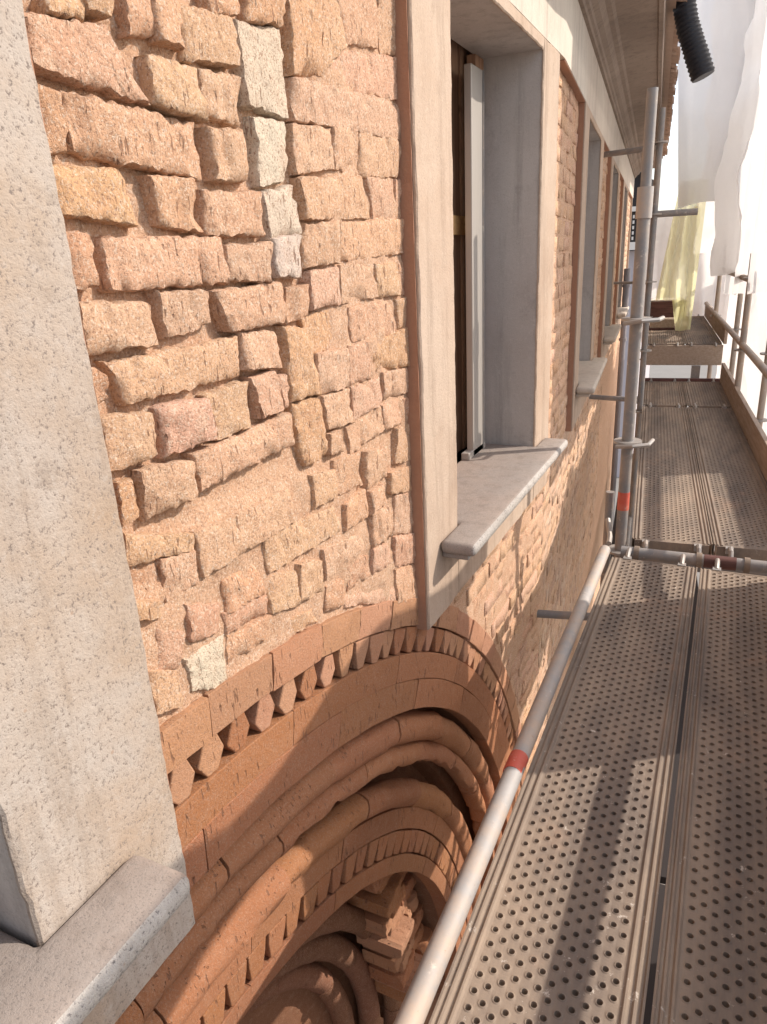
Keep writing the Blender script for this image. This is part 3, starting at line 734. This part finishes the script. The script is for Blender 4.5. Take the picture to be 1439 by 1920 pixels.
deck(S2(.162, .0, ZD), A, 'perforated plank past the cross tube on the building side')
deck(S2(.510, .0, ZD), A, 'perforated plank past the cross tube beside the toe board')
ds = make_deck(1.16, 'short left plank just before the white gap at the step'); ds.location = S2(.162, 3.10, ZD); ds.rotation_euler = (0, 0, A)
deck(S2(.510, 3.10, ZD), A, 'short right plank just before the white gap at the step', ds)
deck(S2(.162, 4.55, ZD+.33), A, 'raised far plank on the left under the maroon box')
deck(S2(.510, 4.55, ZD+.33), A, 'raised far plank on the right under the hanging yellow cloth')
def tube(name, pts, r, mat, label, cat, group=None, n=16, extra=None):
    o = MB().tube(pts, r, n).build(name, mat, None, smooth=True, center=True)
    tag(o, label, cat, group); return o
def sub(o, mb, name, mat, **k):
    c = mb.build(name, mat, o, smooth=True, **k); c.matrix_parent_inverse = Matrix.Translation(o.location).inverted(); return c
R_ = .0242
# long guard tube beside the first deck
lt = tube('scaffold_tube', [(-.383, -.25, ZD+.005), (-.387, 1.2, ZD+.006), (-.405, 3.02, ZD+.004)], R_, M['tube'], 'long dusty grey tube with a red band running beside the nearest plank', 'scaffold tube', 'scaffold tubes')
sub(lt, MB().tube([(-.391, 1.455, ZD+.006), (-.3912, 1.525, ZD+.006)], R_+.0012, 16), 'red_band', M['red'])
fl = MB(); fl.box(-.365, -.348, -.2, 2.95, ZD-.055, ZD-.035); sub(lt, fl, 'edge_strip', M['tube_dark'])
# cross tube under the joint of the decks
ct = tube('scaffold_tube', [(-.34, 3.06, ZD-.012), (.75, 3.10, ZD-.012)], .027, M['tube_dark'], 'dark cross tube at the joint between the first and second decks', 'scaffold tube', 'scaffold tubes')
sub(ct, MB().tube([(.0, 3.0725, ZD-.012), (.125, 3.077, ZD-.012)], .0285, 16), 'brown_sleeve', M['wood_red'])
for x in (-.285, -.03, .155):
    sub(ct, MB().tube([(x, 3.06+.04*(x+.34)/1.09, ZD-.012), (x+.022, 3.06+.04*(x+.36)/1.09, ZD-.012)], .034, 14), 'collar', M['deck'])
ct2 = tube('scaffold_tube', [(-.34, 3.13, ZD-.075), (.75, 3.17, ZD-.075)], .022, M['tube_dark'], 'lower dark cross tube just behind the joint of the decks', 'scaffold tube', 'scaffold tubes')
# standards
def coupler(o, p, hand=1):
    x, y, z = p
    m = MB()
    for k in range(1): m.tube([(x, y, z-.005), (x, y, z+.006)], .060, 16)
    sub(o, m, 'rosette', M['coupler'])
st = tube('scaffold_standard', [(-.36, 3.19, -7.4), (-.36, 3.19, .20)], R_+.0008, M['tube_dark'], 'front upright tube with a red band, rising before the facade', 'scaffold standard', 'scaffold standards')
sub(st, MB().tube([(-.36, 3.19, .19), (-.36, 3.19, .555)], R_-.0035, 16), 'spigot', M['tube_dark'])
sub(st, MB().tube([(-.36, 3.19, .10), (-.36, 3.19, .215)], R_+.007, 16), 'sleeve', M['tube'])
sub(st, MB().tube([(-.36, 3.19, -1.135), (-.36, 3.19, -1.05)], R_+.002, 16), 'red_band', M['red'])
coupler(st, (-.36, 3.19, -.816)); coupler(st, (-.36, 3.19, -.29)); coupler(st, (-.36, 3.19, -1.34))
mr = MB(); 
for z in (-.816, -.29):
    mr.tube([(-.40, 3.13, z-.012), (-.33, 3.11, z), (-.27, 3.15, z), (-.26, 3.24, z)], .009, 8)
sub(st, mr, 'wedge_clip', M['coupler'])
stub = tube('tube_stub', [(-.425, 3.23, -1.9), (-.425, 3.23, -1.07)], .020, M['tube_dark'], 'short grey tube stub standing left of the red banded upright', 'scaffold tube', 'scaffold tubes')
sub(stub, MB().tube([(-.425, 3.21, -1.20), (-.40, 3.12, -1.25), (-.395, 3.06, -1.26)], .012, 8), 'locking_hook', M['coupler'])
def standard(a, t, z0, z1, label, mat='tube_dark'):
    p = S2(a, t, 0); o = tube('scaffold_standard', [(p[0], p[1], z0), (p[0], p[1], z1)], R_, M[mat], label, 'scaffold standard', 'scaffold standards')
    for z in (-1.33, -.82, -.28, .22, .72):
        if z < z1: coupler(o, (p[0], p[1], z))
    return o
standard(-.03, 3.07, -7.4, .95, 'second upright on the building side, just behind the front one')
standard(-.03, 6.14, -7.4, -.45, 'third upright on the building side, far along the facade')
standard(.70, 3.07, -7.4, -.1, 'dusty brown outer upright behind the handrail, nearest', 'tube_brown')
standard(.86, 2.85, -7.4, -.1, 'thin brown outer upright right of the first outer one', 'tube_brown')
standard(.72, 6.14, -7.4, .1, 'brown outer upright where the handrail ends', 'tube_brown')
standard(.80, 4.6, -7.4, .1, 'brown outer upright midway along the handrail', 'tube_brown')
# handrails
hr = tube('handrail', [S2(.70, -.3, -.775), S2(.70, 3.0, -.78), S2(.70, 7.6, -.785)], R_, M['tube_brown'], 'dusty mid handrail along the outer side of the far deck', 'handrail')
hr2 = tube('handrail', [S2(.72, 2.9, -.30), S2(.72, 7.6, -.30)], R_, M['tube_brown'], 'upper handrail at the far end half hidden by white sheeting', 'handrail')
# toe boards
def toe(a, t0, t1, z0, z1, label):
    m = MB(); N = 16; 
    T = lambda x, y, z: S2(a+x, y, z)
    m.box(0, .03, t0, t1, z0, z1, T); o = m.build('toe_board', M['toe'], None, bevel=.004, center=True); tag(o, label, 'toe board', 'wooden toe boards'); return o
toe(.672, .02, 3.05, ZD+.005, ZD+.175, 'long brown wooden toe board beside the second deck')
toe(.675, 3.08, 4.3, ZD+.005, ZD+.18, 'short toe board before the step')
toe(.69, 4.5, 7.6, ZD+.33, ZD+.50, 'far toe board beside the raised deck')
n1_ = MB().box(.352, .382, -.25, 2.98, ZD+.005, ZD+.165).build('toe_board', M['toe'], None, bevel=.004, center=True); tag(n1_, 'unseen near toe board at the outer edge of the first deck', 'toe board', 'wooden toe boards')  # added out of view, its shadow falls on the right plank
# step up: cross board, gap below it
T2 = lambda x, y, z: S2(x, y, z)
sb = MB().box(-.02, .69, 4.47, 4.50, ZD+.13, ZD+.325, T2).build('step_board', M['toe'], None, bevel=.004, center=True); tag(sb, 'wide brown board standing across the walkway above the white gap', 'board')
sb2 = MB().box(-.02, .69, 4.32, 4.36, ZD-.03, ZD+.02, T2).build('step_board', M['wood_red'], None, center=True); tag(sb2, 'low red brown crosspiece under the white gap', 'board')
pst = MB().box(.42, .50, 4.42, 4.46, ZD-.2, ZD+.13, T2).build('step_post', M['tube_dark'], None, center=True); tag(pst, 'short grey post crossing the white gap below the step board', 'post')
# maroon box and crate at the far end
bx = empty('maroon_box', S2(.16, 6.3, ZD+.335)); bx.rotation_euler = (0, 0, A); tag(bx, 'maroon lidded box lying on the raised far deck beside the yellow cloth', 'box')
boxo('body', M['wood_red'], bx, -.20, .24, -.16, .16, .11, .30, bevel=.01)
boxo('lid', M['far_pale'], bx, -.21, .22, -.15, .17, .301, .318, bevel=.006)
cr = empty('pale_crate', S2(.14, 5.95, ZD+.335)); cr.rotation_euler = (0, 0, A); tag(cr, 'small pale board box in front of the maroon box', 'crate')
boxo('body', M['toe'], cr, -.14, .13, -.1, .12, .02, .12, bevel=.006); boxo('base', M['wood_red'], cr, -.15, .14, -.11, .13, -.0, .02)
# tie tubes to the wall
def tie(s, z, x1y1, label, r=.0215):
    a = W(s, -.02, z); o = tube('tie_tube', [a, (x1y1[0], x1y1[1], z)], r, M['tube_dark'], label, 'scaffold tie', 'tie tubes between facade and scaffold', n=12)
    sub(o, MB().tube([Vector(a).lerp(Vector((x1y1[0], x1y1[1], z)), .80), Vector(a).lerp(Vector((x1y1[0], x1y1[1], z)), .97)], r+.01, 12), 'coupler', M['coupler']); return o
tie(3.35, -1.835, (-.36, 3.45), 'lowest tie tube, below the deck by the first upright')
tie(6.35, -1.235, S2(-.03, 3.07, 0)[:2], 'tie tube at deck height under the second sill')
tie(6.4, .69, S2(-.03, 3.07, 0)[:2], 'topmost tie tube under the cornice')
tie(9.4, -.42, S2(-.03, 6.14, 0)[:2], 'farthest tie tube level with the third sill', .016)
ar = tube('scaffold_tube', [S2(-.03, 3.07, .22), S2(.28, 3.07, .22)], R_, M['tube_dark'], 'cross tube overhead from the second upright to the outer side', 'scaffold tube', 'scaffold tubes')
# the lift below: planks and ledgers under the walkway
lw = MB(); lw.box(-.62, .36, -1.5, 3.24, -3.36, -3.31).build('lower_deck', M['far_dark'], None, center=True)  # near-black in place of the shade seen between the planks
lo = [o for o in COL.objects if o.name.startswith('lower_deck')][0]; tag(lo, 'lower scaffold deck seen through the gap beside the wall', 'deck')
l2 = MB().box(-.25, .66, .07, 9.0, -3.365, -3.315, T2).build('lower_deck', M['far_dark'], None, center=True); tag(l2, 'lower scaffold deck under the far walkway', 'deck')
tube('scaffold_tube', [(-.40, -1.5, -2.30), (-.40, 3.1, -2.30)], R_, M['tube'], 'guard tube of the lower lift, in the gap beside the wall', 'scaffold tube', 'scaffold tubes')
tube('scaffold_tube', [S2(-.05, .1, -2.3), S2(-.05, 9.0, -2.3)], R_, M['tube_dark'], 'guard tube of the lower lift along the far facade', 'scaffold tube', 'scaffold tubes')
# ================================================================== SHEETS
def cloth(name, fn, nu, nv, mat, label, cat, group=None):
    v = [fn(i/nu, j/nv) for j in range(nv+1) for i in range(nu+1)]; r = nu+1
    f = [(j*r+i, j*r+i+1, (j+1)*r+i+1, (j+1)*r+i) for j in range(nv) for i in range(nu)]
    o = mesh_obj(name, v, f, mat, None, smooth=True, angle=180, center=True)
    tag(o, label, cat, group); return o
def near_sheet(u, v):
    t = 1.05 + 4.6*u; z0 = -.0625*(3.27+t) + .008*math.sin(u*23); z = z0 + (2.9-z0)*v
    a = .72 + .035*math.sin(u*27+v*1.5) + .05*fbm(u*4, v*2.5, 1.5)*(.3+v) + .02*fbm(u*11, v*4, 7)
    return S2(a, t, z)
cloth('white_sheet', near_sheet, 60, 50, M['white_sheet'], 'nearest white sheet hanging over the handrail at the right edge', 'sheet', 'white scaffold sheets')
def far_sheet(u, v):
    t = 3.9 + 5.2*u; z = .15 - .35*(1-u)**2 + 2.9*v - .25*abs(math.sin(u*7))*(1-v)
    a = .66 + .06*math.sin(u*26+v*2) + .12*fbm(u*4, v*3, 9.5) - .05*u
    return S2(a, t, z)
cloth('white_sheet', far_sheet, 80, 40, M['white_sheet'], 'farther white sheet hanging high above the yellow cloth', 'sheet', 'white scaffold sheets')
def end_sheet(u, v):
    a0 = .19 - .26*v; a = a0 + (1.7-a0)*u; z0 = .34 - .55*max(0, (u-.28)/.72)**.7 + .05*math.sin(u*9); z = z0 + (3.4-z0)*v
    return S2(a, 5.35 + .05*math.sin(u*17+v) + .06*fbm(u*5, v*3, 2.5) + .12*v, z)
cloth('white_sheet', end_sheet, 40, 36, M['white_sheet'], 'white sheet closing the far end behind the yellow cloth', 'sheet', 'white scaffold sheets')
def low_sheet(u, v):
    t = 1.6 + 8.8*u; z = -3.2 + 3.0*v
    return S2(1.25 + .10*math.sin(u*30+v*2) + .12*fbm(u*9, v*3, 4.5), t, z)
cloth('white_sheet', low_sheet, 110, 24, M['white_sheet'], 'white netting outside the handrail, low along the whole far deck', 'sheet', 'white scaffold sheets')
def back_sheet(u, v):
    return S2(-.12 + 1.1*u, 7.6 + .06*math.sin(u*20+v) + .05*fbm(u*4, v*3, 8.5), -1.3 + (1.75 - .1*abs(math.sin(u*6)))*v)
cloth('white_sheet', back_sheet, 40, 24, M['white_sheet'], 'white sheet closing the end of the raised deck behind the maroon box', 'sheet', 'white scaffold sheets')
def yel(u, v):
    zb = -.60 - .34*min(1, max(0, (u-.45)/.15)); z = zb + (.62-zb)*v
    l = .04 + .16*v; r = .44 + .03*v; a = l + (r-l)*u
    return S2(a, 5.72 + .06*math.sin(u*15+v*2.2) + .05*fbm(u*4, v*4, 3.3) - .1*v, z)
cloth('yellow_cloth', yel, 40, 40, M['yellow_sheet'], 'translucent yellow cloth hanging down to the raised far deck', 'cloth')
def side_shade_sheet(u, v):  # unseen sheet, its edges shaped to shade the arch and planks
    y = -2.2 + 5.3*u
    zb = -.21 if y < 2.0 else (-.92 if y < 3.0 else -.05)
    z = zb + .02*math.sin(u*25) + (.10-zb)*v
    return (.47 + .04*math.sin(u*33+v*2) + .04*fbm(u*6, v*3, 6.5), y, z)
cloth('shade_sheet', side_shade_sheet, 122, 12, M['shade_tarp'], 'unseen grey sheet added outside the first deck to shade arch and planks', 'sheet')
tube('handrail', [(.41, -2.3, -.80), (.41, 3.0, -.80)], R_, M['tube_brown'], 'unseen mid handrail added to shade the first deck', 'handrail')  # added out of view for its shadow stripe along the left plank
def low_shade_sheet(u, v): return (.80 + .05*math.sin(u*30), -2.0 + 5.2*u, -3.3 + 2.08*v)  # unseen sheet, added to keep sky light off the arch
cloth('shade_sheet', low_shade_sheet, 60, 8, M['shade_tarp'], 'unseen grey sheet added round the lower lift to darken the arch', 'sheet')
up = MB().box(.39, .42, -2.2, 2.98, -1.14, -.92).build('toe_board', M['toe'], None, bevel=.004, center=True); tag(up, 'unseen board added above the near toe board to shade the deck', 'toe board', 'wooden toe boards')  # added out of view to keep the sun off the right plank
# black corrugated duct hanging from the eaves
DUCT = [(-.53, 5.3, 1.9), (-.503, 5.3, 1.532), (-.459, 5.3, 1.364), (-.422, 5.3, 1.223), (-.369, 5.3, 1.091), (-.307, 5.3, .939)]
pts = []; rr = []
pa = [Vector(p) for p in DUCT]
for i in range(len(pa)-1):
    for k in range(24):
        pts.append(pa[i].lerp(pa[i+1], k/24)); rr.append(.060 + .004*math.sin(k*1.6) + .012*(i/len(pa)))
dk = MB().tube(pts, rr, 16).build('corrugated_duct', M['black'], None, smooth=True, center=True, angle=80); tag(dk, 'black corrugated duct hanging from the roof edge', 'duct')
# ================================================================== FAR HOUSES
fh = empty('far_house', (-4.5, 24, -7.4)); tag(fh, 'distant grey house with a dark tiled gallery behind the uprights', 'house')
def fb(name, mat, *a, **k):
    o = boxo(name, mat, fh, *a, **k); o.matrix_parent_inverse = Matrix.Translation((4.5, -24, 7.4)); return o
fb('wall', M['far_wall'], -9, -2.75, 24, 30, -7.4, -.15)
fb('gallery', M['far_dark'], -9, -2.8, 23.6, 29, .1, 2.0)
fb('slab', M['far_pale'], -9, -2.7, 23.5, 29, -.12, .1); fb('slab', M['far_pale'], -9, -2.7, 23.5, 29, .95, 1.08)
rf = MB(); rf.add([(-9.2, 23.2, 2.0), (-2.6, 23.2, 2.0), (-2.6, 29, 3.6), (-9.2, 29, 3.6), (-9.2, 23.2, 2.12), (-2.6, 23.2, 2.12), (-2.6, 29, 3.75), (-9.2, 29, 3.75)], [(0, 1, 2, 3), (4, 5, 6, 7), (0, 1, 5, 4), (1, 2, 6, 5), (2, 3, 7, 6), (3, 0, 4, 7)])
ro = rf.build('roof', M['tile'], fh); ro.matrix_parent_inverse = Matrix.Translation((4.5, -24, 7.4))
lat = MB()
for i in range(24):
    for j in range(5): lat.box(-5.6+i*.12, -5.55+i*.12, 23.56, 23.59, .16+j*.15, .25+j*.15)
lt_ = lat.build('lattice', M['far_pale'], fh); lt_['kind'] = 'stuff'; lt_.matrix_parent_inverse = Matrix.Translation((4.5, -24, 7.4))
